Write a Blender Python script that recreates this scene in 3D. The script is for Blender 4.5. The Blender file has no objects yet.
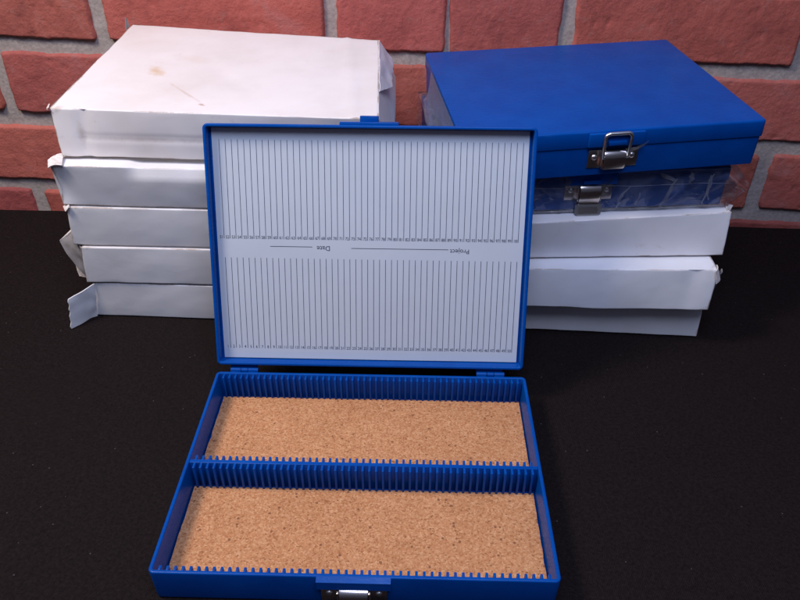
import bpy, bmesh, math, random
from mathutils import Vector, Matrix, noise, Euler

# ------------------------------------------------------------------ camera, world, lamps, exposure
scene = bpy.context.scene
COL = scene.collection
S = 0.001                                   # everything below is written in millimetres

cam_data = bpy.data.cameras.new('camera')
cam = bpy.data.objects.new('camera', cam_data)
COL.objects.link(cam)
cam_data.sensor_width = 36.0
cam_data.lens = 715.0 / 800.0 * 36.0
cam_data.clip_start = 0.01
cam_data.clip_end = 50.0
cam.location = (27.495 * S, -214.39 * S, 352.145 * S)
cam.rotation_euler = (0.9490, -0.0041, 0.0230)
scene.camera = cam

world = bpy.data.worlds.new('World')
scene.world = world
world.use_nodes = True
wn, wl = world.node_tree.nodes, world.node_tree.links
wn.clear()
w_out = wn.new('ShaderNodeOutputWorld')
w_bg = wn.new('ShaderNodeBackground')
w_tc = wn.new('ShaderNodeTexCoord')
w_sep = wn.new('ShaderNodeSeparateXYZ')
w_ramp = wn.new('ShaderNodeValToRGB')
w_ramp.color_ramp.elements[0].position = 0.30
w_ramp.color_ramp.elements[0].color = (0.13, 0.14, 0.21, 1)
w_ramp.color_ramp.elements[1].position = 0.85
w_ramp.color_ramp.elements[1].color = (0.52, 0.62, 1.0, 1)
wl.new(w_tc.outputs['Generated'], w_sep.inputs[0])
wl.new(w_sep.outputs['Z'], w_ramp.inputs[0])
wl.new(w_ramp.outputs[0], w_bg.inputs['Color'])
w_bg.inputs['Strength'].default_value = 0.30
wl.new(w_bg.outputs[0], w_out.inputs[0])


def area_lamp(name, loc, target, size, power, color):
    d = bpy.data.lights.new(name, 'AREA')
    d.shape = 'DISK'
    d.size = size * S
    d.energy = power
    d.color = color
    o = bpy.data.objects.new(name, d)
    COL.objects.link(o)
    o.location = Vector(loc) * S
    o.rotation_euler = (Vector(target) - Vector(loc)).to_track_quat('-Z', 'Y').to_euler()
    return o


area_lamp('ceiling_lamp', (-450, 70, 770), (-60, 200, 60), 240, 5.1, (1.0, 0.89, 0.81))
area_lamp('fill_lamp', (70, -190, 830), (0, 230, 60), 420, 5.2, (0.55, 0.63, 0.92))  # added unseen bluish fill, brightens the carton and box fronts

scene.view_settings.view_transform = 'Standard'
scene.view_settings.look = 'None'
scene.view_settings.exposure = 0.0
scene.view_settings.gamma = 1.0
scene.render.engine = 'CYCLES'
scene.cycles.max_bounces = 8
scene.cycles.transparent_max_bounces = 12
scene.cycles.caustics_reflective = False
scene.cycles.caustics_refractive = False
scene.render.resolution_x = 1024
scene.render.resolution_y = 768

RNG = random.Random(7)


# ------------------------------------------------------------------ helpers
def nz(p, scale, seed=0.0):
    v = Vector(p) / scale
    return noise.noise(v + Vector((seed * 17.3, seed * 5.1, seed * 9.7)))


def link_mesh(name, verts, faces, mat, parent=None, smooth=True, origin=(0, 0, 0)):
    me = bpy.data.meshes.new(name)
    o3 = Vector(origin)
    me.from_pydata([((Vector(v) - o3) * S)[:] for v in verts], [], faces)
    bm = bmesh.new()
    bm.from_mesh(me)
    bmesh.ops.remove_doubles(bm, verts=bm.verts, dist=1e-7)
    bmesh.ops.recalc_face_normals(bm, faces=bm.faces)
    bm.to_mesh(me)
    bm.free()
    for p in me.polygons:
        p.use_smooth = smooth
    if mat:
        me.materials.append(mat)
    o = bpy.data.objects.new(name, me)
    COL.objects.link(o)
    if parent:
        o.parent = parent
    return o


class MB:
    """collects simple shapes into one mesh"""
    def __init__(self):
        self.v, self.f = [], []

    def add(self, verts, faces, M=None):
        n = len(self.v)
        for p in verts:
            p = Vector(p)
            self.v.append(M @ p if M else p)
        self.f += [tuple(i + n for i in f) for f in faces]

    def box(self, x0, x1, y0, y1, z0, z1, r=0.0, M=None):
        if r <= 0:
            v = [(x, y, z) for x in (x0, x1) for y in (y0, y1) for z in (z0, z1)]
            f = [(0, 1, 3, 2), (4, 6, 7, 5), (0, 4, 5, 1), (2, 3, 7, 6), (0, 2, 6, 4), (1, 5, 7, 3)]
            self.add(v, f, M)
            return
        bm = bmesh.new()
        bmesh.ops.create_cube(bm, size=1)
        for q in bm.verts:
            q.co = Vector(((x0 + x1) / 2 + q.co.x * (x1 - x0), (y0 + y1) / 2 + q.co.y * (y1 - y0),
                           (z0 + z1) / 2 + q.co.z * (z1 - z0)))
        bmesh.ops.bevel(bm, geom=list(bm.edges), offset=r, segments=2, profile=0.5, affect='EDGES')
        bm.verts.index_update()
        self.add([q.co.copy() for q in bm.verts], [tuple(q.index for q in f.verts) for f in bm.faces], M)
        bm.free()

    def tube(self, pts, r, seg=8, closed=False, M=None):
        P = [Vector(p) for p in pts]
        n = len(P)
        rings = []
        for i, p in enumerate(P):
            if closed:
                t = (P[(i + 1) % n] - P[i - 1]).normalized()
            else:
                t = (P[min(i + 1, n - 1)] - P[max(i - 1, 0)]).normalized()
            a = t.orthogonal().normalized()
            ref = Vector((0, 1, 0)) if abs(t.y) < 0.9 else Vector((1, 0, 0))
            a = t.cross(ref).normalized()
            b = t.cross(a)
            rings.append([p + (a * math.cos(2 * math.pi * k / seg) + b * math.sin(2 * math.pi * k / seg)) * r
                          for k in range(seg)])
        v = [q for ring in rings for q in ring]
        f = []
        for i in range(n if closed else n - 1):
            j = (i + 1) % n
            for k in range(seg):
                f.append((i * seg + k, i * seg + (k + 1) % seg, j * seg + (k + 1) % seg, j * seg + k))
        if not closed:
            f.append(tuple(range(seg)))
            f.append(tuple(range((n - 1) * seg, n * seg)))
        self.add(v, f, M)

    def dome(self, c, r, h, seg=16, M=None):
        """rivet head: a dome facing -y"""
        v, f = [], []
        c = Vector(c)
        R = 4
        for i in range(R):
            a = i / R * math.pi / 2
            for k in range(seg):
                t = 2 * math.pi * k / seg
                v.append(c + Vector((r * math.cos(a) * math.cos(t), -h * math.sin(a), r * math.cos(a) * math.sin(t))))
        v.append(c + Vector((0, -h, 0)))
        for i in range(R - 1):
            for k in range(seg):
                f.append((i * seg + k, i * seg + (k + 1) % seg, (i + 1) * seg + (k + 1) % seg, (i + 1) * seg + k))
        for k in range(seg):
            f.append(((R - 1) * seg + k, (R - 1) * seg + (k + 1) % seg, R * seg))
        self.add(v, f, M)

    def build(self, name, mat, parent=None, smooth=False, origin=(0, 0, 0)):
        return link_mesh(name, self.v, self.f, mat, parent, smooth, origin)


def smooth_by_angle(o, deg=35):
    me = o.data
    for p in me.polygons:
        p.use_smooth = True
    bm = bmesh.new()
    bm.from_mesh(me)
    for e in bm.edges:
        if len(e.link_faces) == 2:
            e.smooth = e.calc_face_angle(0) < math.radians(deg)
    bm.to_mesh(me)
    bm.free()


def tag(o, label=None, cat=None, group=None, kind=None):
    if label: o['label'] = label
    if cat: o['category'] = cat
    if group: o['group'] = group
    if kind: o['kind'] = kind
    return o


def thing(name, loc, label, cat, group=None, rot=(0, 0, 0)):
    o = bpy.data.objects.new(name, None)
    o.empty_display_size = 0.03
    COL.objects.link(o)
    o.location = Vector(loc) * S
    o.rotation_euler = rot
    return tag(o, label, cat, group)


def rrect(x0, x1, y0, y1, r, seg=6):
    pts = []
    r = max(r, 0.05)
    for cx, cy, a0 in ((x1 - r, y0 + r, -90), (x1 - r, y1 - r, 0), (x0 + r, y1 - r, 90), (x0 + r, y0 + r, 180)):
        for k in range(seg + 1):
            a = math.radians(a0 + 90 * k / seg)
            pts.append((cx + r * math.cos(a), cy + r * math.sin(a)))
    return pts


def loops_mesh(x0, x1, y0, y1, r, prof, cap_first=True, cap_last=True, M=None):
    """stack of rounded rectangles; prof = [(inset, z)]"""
    v, f = [], []
    n = None
    for ins, z in prof:
        ring = rrect(x0 + ins, x1 - ins, y0 + ins, y1 - ins, r - ins)
        n = len(ring)
        for x, y in ring:
            p = Vector((x, y, z))
            v.append(M(p) if M else p)
    for i in range(len(prof) - 1):
        for k in range(n):
            f.append((i * n + k, i * n + (k + 1) % n, (i + 1) * n + (k + 1) % n, (i + 1) * n + k))
    if cap_first: f.append(tuple(range(n)))
    if cap_last: f.append(tuple(range((len(prof) - 1) * n, len(prof) * n)))
    return v, f


# ------------------------------------------------------------------ materials
def new_mat(name):
    m = bpy.data.materials.new(name)
    m.use_nodes = True
    nt = m.node_tree
    b = nt.nodes['Principled BSDF']
    return m, nt, nt.nodes, nt.links, b


def N(nodes, kind, **kw):
    n = nodes.new(kind)
    for k, v in kw.items():
        if k in n.inputs:
            n.inputs[k].default_value = v
        else:
            setattr(n, k, v)
    return n


def ramp(nodes, stops, interp='LINEAR'):
    r = nodes.new('ShaderNodeValToRGB')
    cr = r.color_ramp
    cr.interpolation = interp
    while len(cr.elements) < len(stops):
        cr.elements.new(0.5)
    for e, (p, c) in zip(cr.elements, stops):
        e.position = p
        e.color = (*c, 1) if len(c) == 3 else c
    return r


def mixc(nodes, links, fac, a, b, blend='MIX'):
    m = nodes.new('ShaderNodeMix')
    m.data_type = 'RGBA'
    m.blend_type = blend
    for sock, val in ((m.inputs[0], fac), (m.inputs[6], a), (m.inputs[7], b)):
        if hasattr(val, 'links'):
            links.new(val, sock)
        elif isinstance(val, (int, float)):
            sock.default_value = val
        else:
            sock.default_value = (*val, 1) if len(val) == 3 else val
    return m.outputs[2]


def bump(nodes, links, height, strength, dist, base):
    b = nodes.new('ShaderNodeBump')
    b.inputs['Strength'].default_value = strength
    b.inputs['Distance'].default_value = dist
    links.new(height, b.inputs['Height'])
    links.new(b.outputs[0], base.inputs['Normal'])
    return b


def plastic_mat():
    m, nt, nd, lk, b = new_mat('blue_plastic')
    tc = N(nd, 'ShaderNodeTexCoord')
    n1 = N(nd, 'ShaderNodeTexNoise', Scale=38.0, Detail=4.0, Roughness=0.6)
    lk.new(tc.outputs['Object'], n1.inputs['Vector'])
    r1 = ramp(nd, [(0.3, (0.0003, 0.056, 0.285)), (0.75, (0.0005, 0.074, 0.345))])
    lk.new(n1.outputs['Fac'], r1.inputs[0])
    lk.new(r1.outputs[0], b.inputs['Base Color'])
    # fine scuffs
    mp = N(nd, 'ShaderNodeMapping')
    mp.inputs['Scale'].default_value = (30, 260, 120)
    mp.inputs['Rotation'].default_value = (0, 0, 0.5)
    lk.new(tc.outputs['Object'], mp.inputs[0])
    n2 = N(nd, 'ShaderNodeTexNoise', Scale=3.0, Detail=6.0, Roughness=0.7)
    lk.new(mp.outputs[0], n2.inputs['Vector'])
    r2 = ramp(nd, [(0.35, (0.20,) * 3), (0.7, (0.48,) * 3)])
    lk.new(n2.outputs['Fac'], r2.inputs[0])
    lk.new(r2.outputs[0], b.inputs['Roughness'])
    # rubbed streaks and dust specks
    r4 = ramp(nd, [(0.60, (0, 0, 0)), (0.78, (0.40,) * 3)])
    lk.new(n2.outputs['Fac'], r4.inputs[0])
    cs = mixc(nd, lk, r4.outputs[0], r1.outputs[0], (0.012, 0.12, 0.42))
    vd = N(nd, 'ShaderNodeTexVoronoi', Scale=85.0)
    lk.new(tc.outputs['Object'], vd.inputs['Vector'])
    ld = N(nd, 'ShaderNodeMath', operation='LESS_THAN')
    ld.inputs[1].default_value = 0.022
    lk.new(vd.outputs['Distance'], ld.inputs[0])
    ms = N(nd, 'ShaderNodeMath', operation='MULTIPLY')
    ms.inputs[1].default_value = 0.45
    lk.new(ld.outputs[0], ms.inputs[0])
    cs = mixc(nd, lk, ms.outputs[0], cs, (0.30, 0.36, 0.48))
    lk.new(cs, b.inputs['Base Color'])
    b.inputs['Specular IOR Level'].default_value = 0.13
    n3 = N(nd, 'ShaderNodeTexNoise', Scale=900.0, Detail=2.0)
    lk.new(tc.outputs['Object'], n3.inputs['Vector'])
    bump(nd, lk, n3.outputs['Fac'], 0.12, 0.0003, b)
    return m


def cork_mat():
    m, nt, nd, lk, b = new_mat('cork')
    tc = N(nd, 'ShaderNodeTexCoord')
    v1 = N(nd, 'ShaderNodeTexVoronoi', Scale=1150.0, Randomness=1.0)
    lk.new(tc.outputs['Object'], v1.inputs['Vector'])
    sx = N(nd, 'ShaderNodeSeparateColor')
    lk.new(v1.outputs['Color'], sx.inputs[0])
    r1 = ramp(nd, [(0.0, (0.36, 0.142, 0.056)), (0.10, (0.49, 0.205, 0.085)), (0.35, (0.56, 0.25, 0.108)),
                   (0.7, (0.60, 0.287, 0.130)), (1.0, (0.69, 0.375, 0.19))])
    lk.new(sx.outputs[0], r1.inputs[0])
    n1 = N(nd, 'ShaderNodeTexNoise', Scale=260.0, Detail=5.0, Roughness=0.75)
    lk.new(tc.outputs['Object'], n1.inputs['Vector'])
    r2 = ramp(nd, [(0.30, (0.80, 0.76, 0.72)), (0.55, (1, 1, 1))])
    lk.new(n1.outputs['Fac'], r2.inputs[0])
    c = mixc(nd, lk, 1.0, r1.outputs[0], r2.outputs[0], 'MULTIPLY')
    v2 = N(nd, 'ShaderNodeTexVoronoi', Scale=480.0, Randomness=1.0)
    lk.new(tc.outputs['Object'], v2.inputs['Vector'])
    s2 = N(nd, 'ShaderNodeSeparateColor')
    lk.new(v2.outputs['Color'], s2.inputs[0])
    g = N(nd, 'ShaderNodeMath', operation='GREATER_THAN')
    g.inputs[1].default_value = 0.972
    lk.new(s2.outputs[1], g.inputs[0])
    g2 = N(nd, 'ShaderNodeMath', operation='LESS_THAN')
    g2.inputs[1].default_value = 0.42
    lk.new(v2.outputs['Distance'], g2.inputs[0])
    gm = N(nd, 'ShaderNodeMath', operation='MULTIPLY')
    lk.new(g.outputs[0], gm.inputs[0]); lk.new(g2.outputs[0], gm.inputs[1])
    c2 = mixc(nd, lk, gm.outputs[0], c, (0.27, 0.115, 0.055))
    n6 = N(nd, 'ShaderNodeTexNoise', Scale=34.0, Detail=4.0, Roughness=0.6)
    lk.new(tc.outputs['Object'], n6.inputs['Vector'])
    r6 = ramp(nd, [(0.3, (0.90, 0.88, 0.86)), (0.65, (1.0, 1.0, 1.0))])
    lk.new(n6.outputs['Fac'], r6.inputs[0])
    c2 = mixc(nd, lk, 1.0, c2, r6.outputs[0], 'MULTIPLY')
    lk.new(c2, b.inputs['Base Color'])
    b.inputs['Roughness'].default_value = 0.9
    b.inputs['Specular IOR Level'].default_value = 0.2
    bump(nd, lk, n1.outputs['Fac'], 0.5, 0.0006, b)
    return m


def card_mat(name, tone=(0.80, 0.79, 0.80), stain=0.0, seed=0.0, worn=0.0):
    """white coated carton board with handling dirt"""
    m, nt, nd, lk, b = new_mat(name)
    tc = N(nd, 'ShaderNodeTexCoord')
    mp = N(nd, 'ShaderNodeMapping')
    mp.inputs['Location'].default_value = (seed, seed * 1.7, seed * 0.6)
    lk.new(tc.outputs['Object'], mp.inputs[0])
    n1 = N(nd, 'ShaderNodeTexNoise', Scale=14.0, Detail=5.0, Roughness=0.6)
    lk.new(mp.outputs[0], n1.inputs['Vector'])
    dark = tuple(t * f for t, f in zip(tone, (0.90, 0.88, 0.85)))
    r1 = ramp(nd, [(0.28, dark), (0.58, tone)])
    lk.new(n1.outputs['Fac'], r1.inputs[0])
    c = r1.outputs[0]
    # scattered brown handling marks
    n2 = N(nd, 'ShaderNodeTexNoise', Scale=55.0, Detail=7.0, Roughness=0.78, Distortion=0.6)
    lk.new(mp.outputs[0], n2.inputs['Vector'])
    r2 = ramp(nd, [(0.62, (0, 0, 0)), (0.80, (0.5,) * 3)])
    lk.new(n2.outputs['Fac'], r2.inputs[0])
    c = mixc(nd, lk, r2.outputs[0], c, (0.42, 0.31, 0.22))
    if stain:
        # a yellowed blotch with a drip trailing off it towards the front edge
        n3 = N(nd, 'ShaderNodeTexNoise', Scale=130.0, Detail=5.0, Roughness=0.7)
        lk.new(tc.outputs['Object'], n3.inputs['Vector'])
        for (px, py, ang, sx, sy, k, colr, pz, sz) in ((-0.062, -0.008, -57, 0.020, 0.0085, 0.68, (0.62, 0.40, 0.17), 0, 0.5),
                                               (-0.030, -0.050, -50, 0.040, 0.0020, 0.55, (0.55, 0.40, 0.30), 0, 0.5),
                                               (-0.010, -0.076, -40, 0.006, 0.0022, 0.75, (0.45, 0.28, 0.20), 0, 0.5),
                                               (-0.040, 0.022, -20, 0.030, 0.010, 0.16, (0.62, 0.45, 0.30), 0, 0.5),
                                               (-0.045, -0.0875, 0, 0.085, 0.010, 0.38, (0.42, 0.34, 0.30), 0.0155, 0.0030),
                                               (-0.0945, -0.0880, 0, 0.0040, 0.012, 0.45, (0.42, 0.34, 0.28), 0.018, 0.016),
                                               (-0.1085, -0.083, 0, 0.006, 0.006, 0.55, (0.45, 0.35, 0.28), 0.0355, 0.006)):
            mp2 = N(nd, 'ShaderNodeMapping')
            mp2.vector_type = 'TEXTURE'
            mp2.inputs['Location'].default_value = (px, py, pz)
            mp2.inputs['Rotation'].default_value = (0, 0, math.radians(ang))
            mp2.inputs['Scale'].default_value = (sx, sy, sz)
            lk.new(tc.outputs['Object'], mp2.inputs[0])
            ln = N(nd, 'ShaderNodeVectorMath', operation='LENGTH')
            lk.new(mp2.outputs[0], ln.inputs[0])
            ad = N(nd, 'ShaderNodeMath', operation='MULTIPLY_ADD')
            lk.new(n3.outputs['Fac'], ad.inputs[0])
            ad.inputs[1].default_value = 1.6
            lk.new(ln.outputs['Value'], ad.inputs[2])
            r3 = ramp(nd, [(0.50, (k,) * 3), (0.95, (0, 0, 0))])
            sc = N(nd, 'ShaderNodeMath', operation='MULTIPLY')
            sc.inputs[1].default_value = 0.6
            lk.new(ad.outputs[0], sc.inputs[0])
            lk.new(sc.outputs[0], r3.inputs[0])
            c = mixc(nd, lk, r3.outputs[0], c, colr)
    at = N(nd, 'ShaderNodeAttribute')
    at.attribute_name = 'wear'
    n7 = N(nd, 'ShaderNodeTexNoise', Scale=210.0, Detail=6.0, Roughness=0.75)
    lk.new(mp.outputs[0], n7.inputs['Vector'])
    mw = N(nd, 'ShaderNodeMath', operation='MULTIPLY')
    lk.new(at.outputs['Fac'], mw.inputs[0]); lk.new(n7.outputs['Fac'], mw.inputs[1])
    r7 = ramp(nd, [(0.25, (0, 0, 0)), (0.42, (0.75,) * 3)])
    lk.new(mw.outputs[0], r7.inputs[0])
    c = mixc(nd, lk, r7.outputs[0], c, (0.40, 0.30, 0.24))
    lk.new(c, b.inputs['Base Color'])
    b.inputs['Roughness'].default_value = 0.5
    b.inputs['Specular IOR Level'].default_value = 0.35
    n4 = N(nd, 'ShaderNodeTexNoise', Scale=45.0, Detail=6.0, Roughness=0.55)
    lk.new(mp.outputs[0], n4.inputs['Vector'])
    n8 = N(nd, 'ShaderNodeTexNoise', Scale=13.0, Detail=2.5, Roughness=0.5, Distortion=1.4)
    lk.new(mp.outputs[0], n8.inputs['Vector'])
    r8 = ramp(nd, [(0.470, (0, 0, 0)), (0.492, (1, 1, 1)), (0.514, (0, 0, 0))])       # handling creases
    lk.new(n8.outputs['Fac'], r8.inputs[0])
    hm = N(nd, 'ShaderNodeMath', operation='MULTIPLY_ADD')
    hm.inputs[1].default_value = 0.05
    lk.new(r8.outputs[0], hm.inputs[0]); lk.new(n4.outputs['Fac'], hm.inputs[2])
    bump(nd, lk, hm.outputs[0], 0.13, 0.0018, b)
    return m


def simple_mat(name, col, rough=0.6, metal=0.0, spec=0.5, nscale=0, nstr=0.2, ndist=0.0005, vary=0.0):
    m, nt, nd, lk, b = new_mat(name)
    b.inputs['Base Color'].default_value = (*col, 1)
    b.inputs['Roughness'].default_value = rough
    b.inputs['Metallic'].default_value = metal
    b.inputs['Specular IOR Level'].default_value = spec
    if nscale:
        tc = N(nd, 'ShaderNodeTexCoord')
        n = N(nd, 'ShaderNodeTexNoise', Scale=nscale, Detail=5.0, Roughness=0.65)
        lk.new(tc.outputs['Object'], n.inputs['Vector'])
        bump(nd, lk, n.outputs['Fac'], nstr, ndist, b)
        if vary:
            r = ramp(nd, [(0.3, tuple(c * (1 - vary) for c in col)), (0.7, tuple(min(1, c * (1 + vary)) for c in col))])
            lk.new(n.outputs['Fac'], r.inputs[0])
            lk.new(r.outputs[0], b.inputs['Base Color'])
    return m


def brick_mat():
    m, nt, nd, lk, b = new_mat('red_brick')
    tc = N(nd, 'ShaderNodeTexCoord')
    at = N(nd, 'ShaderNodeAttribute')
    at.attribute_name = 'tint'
    n1 = N(nd, 'ShaderNodeTexNoise', Scale=20.0, Detail=9.0, Roughness=0.74, Distortion=0.5)
    lk.new(tc.outputs['Object'], n1.inputs['Vector'])
    r1 = ramp(nd, [(0.24, (0.27, 0.075, 0.058)), (0.40, (0.45, 0.116, 0.090)), (0.54, (0.57, 0.150, 0.112)), (0.66, (0.56, 0.190, 0.155)), (0.84, (0.62, 0.30, 0.24))])
    lk.new(n1.outputs['Fac'], r1.inputs[0])
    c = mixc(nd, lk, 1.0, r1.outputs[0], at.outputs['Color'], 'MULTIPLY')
    # pale limey smears and dark pits
    n2 = N(nd, 'ShaderNodeTexNoise', Scale=75.0, Detail=8.0, Roughness=0.75, Distortion=0.8)
    lk.new(tc.outputs['Object'], n2.inputs['Vector'])
    r2 = ramp(nd, [(0.57, (0, 0, 0)), (0.76, (0.55,) * 3)])
    lk.new(n2.outputs['Fac'], r2.inputs[0])
    c = mixc(nd, lk, r2.outputs[0], c, (0.40, 0.27, 0.23))
    r3 = ramp(nd, [(0.27, (0.8,) * 3), (0.38, (0, 0, 0))])
    lk.new(n2.outputs['Fac'], r3.inputs[0])
    c = mixc(nd, lk, r3.outputs[0], c, (0.07, 0.02, 0.016))
    lk.new(c, b.inputs['Base Color'])
    b.inputs['Roughness'].default_value = 0.68
    b.inputs['Specular IOR Level'].default_value = 0.3
    n3 = N(nd, 'ShaderNodeTexNoise', Scale=170.0, Detail=8.0, Roughness=0.7)
    lk.new(tc.outputs['Object'], n3.inputs['Vector'])
    bump(nd, lk, n3.outputs['Fac'], 0.85, 0.0018, b)
    return m


def cloth_mat():
    m, nt, nd, lk, b = new_mat('black_cloth')
    tc = N(nd, 'ShaderNodeTexCoord')
    n1 = N(nd, 'ShaderNodeTexNoise', Scale=520.0, Detail=5.0, Roughness=0.8)
    lk.new(tc.outputs['Object'], n1.inputs['Vector'])
    r1 = ramp(nd, [(0.3, (0.0085, 0.0060, 0.0058)), (0.7, (0.027, 0.0185, 0.0176))])
    lk.new(n1.outputs['Fac'], r1.inputs[0])
    v = N(nd, 'ShaderNodeTexVoronoi', Scale=95.0)          # stray lint
    lk.new(tc.outputs['Object'], v.inputs['Vector'])
    lt = N(nd, 'ShaderNodeMath', operation='LESS_THAN')
    lt.inputs[1].default_value = 0.045
    lk.new(v.outputs['Distance'], lt.inputs[0])
    c = mixc(nd, lk, lt.outputs[0], r1.outputs[0], (0.09, 0.08, 0.08))
    lk.new(c, b.inputs['Base Color'])
    b.inputs['Roughness'].default_value = 0.95
    b.inputs['Specular IOR Level'].default_value = 0.08
    w1 = N(nd, 'ShaderNodeTexWave', Scale=330.0, Distortion=2.2)
    w1.inputs['Detail'].default_value = 2.0
    lk.new(tc.outputs['Object'], w1.inputs['Vector'])
    w2 = N(nd, 'ShaderNodeTexWave', Scale=330.0, Distortion=2.2, bands_direction='Y')
    lk.new(tc.outputs['Object'], w2.inputs['Vector'])
    ad = N(nd, 'ShaderNodeMath', operation='ADD')
    lk.new(w1.outputs['Fac'], ad.inputs[0]); lk.new(w2.outputs['Fac'], ad.inputs[1])
    bump(nd, lk, ad.outputs[0], 0.7, 0.0007, b)
    return m


def film_mat(name='clear_film', white=None):
    m = bpy.data.materials.new(name)
    m.use_nodes = True
    nd, lk = m.node_tree.nodes, m.node_tree.links
    nd.clear()
    out = N(nd, 'ShaderNodeOutputMaterial')
    tr = N(nd, 'ShaderNodeBsdfTransparent')
    tr.inputs['Color'].default_value = (0.95, 0.95, 0.96, 1)
    gl = N(nd, 'ShaderNodeBsdfGlossy')
    gl.inputs['Roughness'].default_value = 0.10
    df = N(nd, 'ShaderNodeBsdfDiffuse')
    df.inputs['Color'].default_value = (0.8, 0.8, 0.85, 1)
    lw = N(nd, 'ShaderNodeLayerWeight', Blend=0.32)
    tc = N(nd, 'ShaderNodeTexCoord')
    n = N(nd, 'ShaderNodeTexNoise', Scale=42.0, Detail=4.0, Roughness=0.6, Distortion=1.0)
    lk.new(tc.outputs['Object'], n.inputs['Vector'])
    bp = N(nd, 'ShaderNodeBump', Strength=0.6, Distance=0.004)
    lk.new(n.outputs['Fac'], bp.inputs['Height'])
    for s in (gl, lw):
        lk.new(bp.outputs[0], s.inputs['Normal'])
    mx = N(nd, 'ShaderNodeMixShader')
    mul = N(nd, 'ShaderNodeMath', operation='MULTIPLY_ADD')
    mul.inputs[1].default_value = 0.55
    mul.inputs[2].default_value = 0.05
    lk.new(lw.outputs['Fresnel'], mul.inputs[0])
    lk.new(mul.outputs[0], mx.inputs[0])
    lk.new(tr.outputs[0], mx.inputs[1]); lk.new(gl.outputs[0], mx.inputs[2])
    m2 = N(nd, 'ShaderNodeMixShader')
    n5 = N(nd, 'ShaderNodeTexNoise', Scale=30.0, Detail=3.0, Roughness=0.5, Distortion=1.6)
    lk.new(tc.outputs['Object'], n5.inputs['Vector'])
    rr = ramp(nd, [(0.40, (0.03,) * 3), (0.499, (0.085,) * 3), (0.501, (0.085,) * 3), (0.58, (0.03,) * 3)])
    lk.new(n5.outputs['Fac'], rr.inputs[0])
    if white is None:
        lk.new(rr.outputs[0], m2.inputs[0])
    else:
        m2.inputs[0].default_value = white
    lk.new(mx.outputs[0], m2.inputs[1]); lk.new(df.outputs[0], m2.inputs[2])
    lk.new(m2.outputs[0], out.inputs[0])
    return m


BLUE = plastic_mat()
CORK = cork_mat()
BRICK = brick_mat()
MORTAR = simple_mat('grey_mortar', (0.42, 0.365, 0.33), 0.9, 0, 0.2, 300, 0.45, 0.0016, 0.20)
CLOTH = cloth_mat()
FILM = film_mat()
FOLD = film_mat('creased_film', 0.13)
LOOSE = film_mat('loose_film', 0.085)
NICKEL = simple_mat('nickel_plate', (0.72, 0.65, 0.61), 0.24, 1.0, 0.5, 180, 0.06, 0.0004)
STEEL = simple_mat('bright_steel', (0.78, 0.77, 0.76), 0.30, 1.0, 0.5, 180, 0.05, 0.0004)
PAPER = simple_mat('index_paper', (0.53, 0.575, 0.625), 0.62, 0, 0.3, 60, 0.05, 0.001, 0.02)
INK = simple_mat('printed_ink', (0.045, 0.05, 0.08), 0.7)
BOARD_EDGE = simple_mat('torn_board', (0.72, 0.655, 0.61), 0.9, 0, 0.2, 300, 0.7, 0.001, 0.25)
BOARD_GREY = simple_mat('grey_board', (0.27, 0.25, 0.245), 0.9, 0, 0.2, 120, 0.4, 0.001, 0.15)  # dark grey board for flaps, end panels and the lid tab


# ------------------------------------------------------------------ the setting: tabletop under black cloth
def build_tabletop():
    v, f = [], []
    xs = [-900 + i * 20 for i in range(91)]
    ys = [-700 + i * 20 for i in range(55)] + [390, 400, 408, 413, 416]
    prof = [(y, 0.0) for y in ys] + [(418.5, -1.0), (420.5, -3.5), (421.2, -8), (421.6, -30), (422.0, -120), (422.5, -300)]
    for x in xs:
        for y, z in prof:
            yy = y - 0.018 * x if y > 300 else y - 0.018 * x * max(0, (y + 700) / 1000)
            zz = z + (0.35 * nz((x, y, 0), 55, 3) + 0.25 * nz((x, y, 0), 18, 4) - 0.45 if z == 0 else 0)
            v.append((x, yy + (1.5 * nz((x, 0, z), 60, 5) if y > 415 else 0), zz))
    n = len(prof)
    for i in range(len(xs) - 1):
        for j in range(n - 1):
            f.append((i * n + j, (i + 1) * n + j, (i + 1) * n + j + 1, i * n + j + 1))
    o = link_mesh('tabletop', v, f, CLOTH)
    o['kind'] = 'structure'


build_tabletop()


# ------------------------------------------------------------------ brick wall
WALL_Y = 470.0


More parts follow.
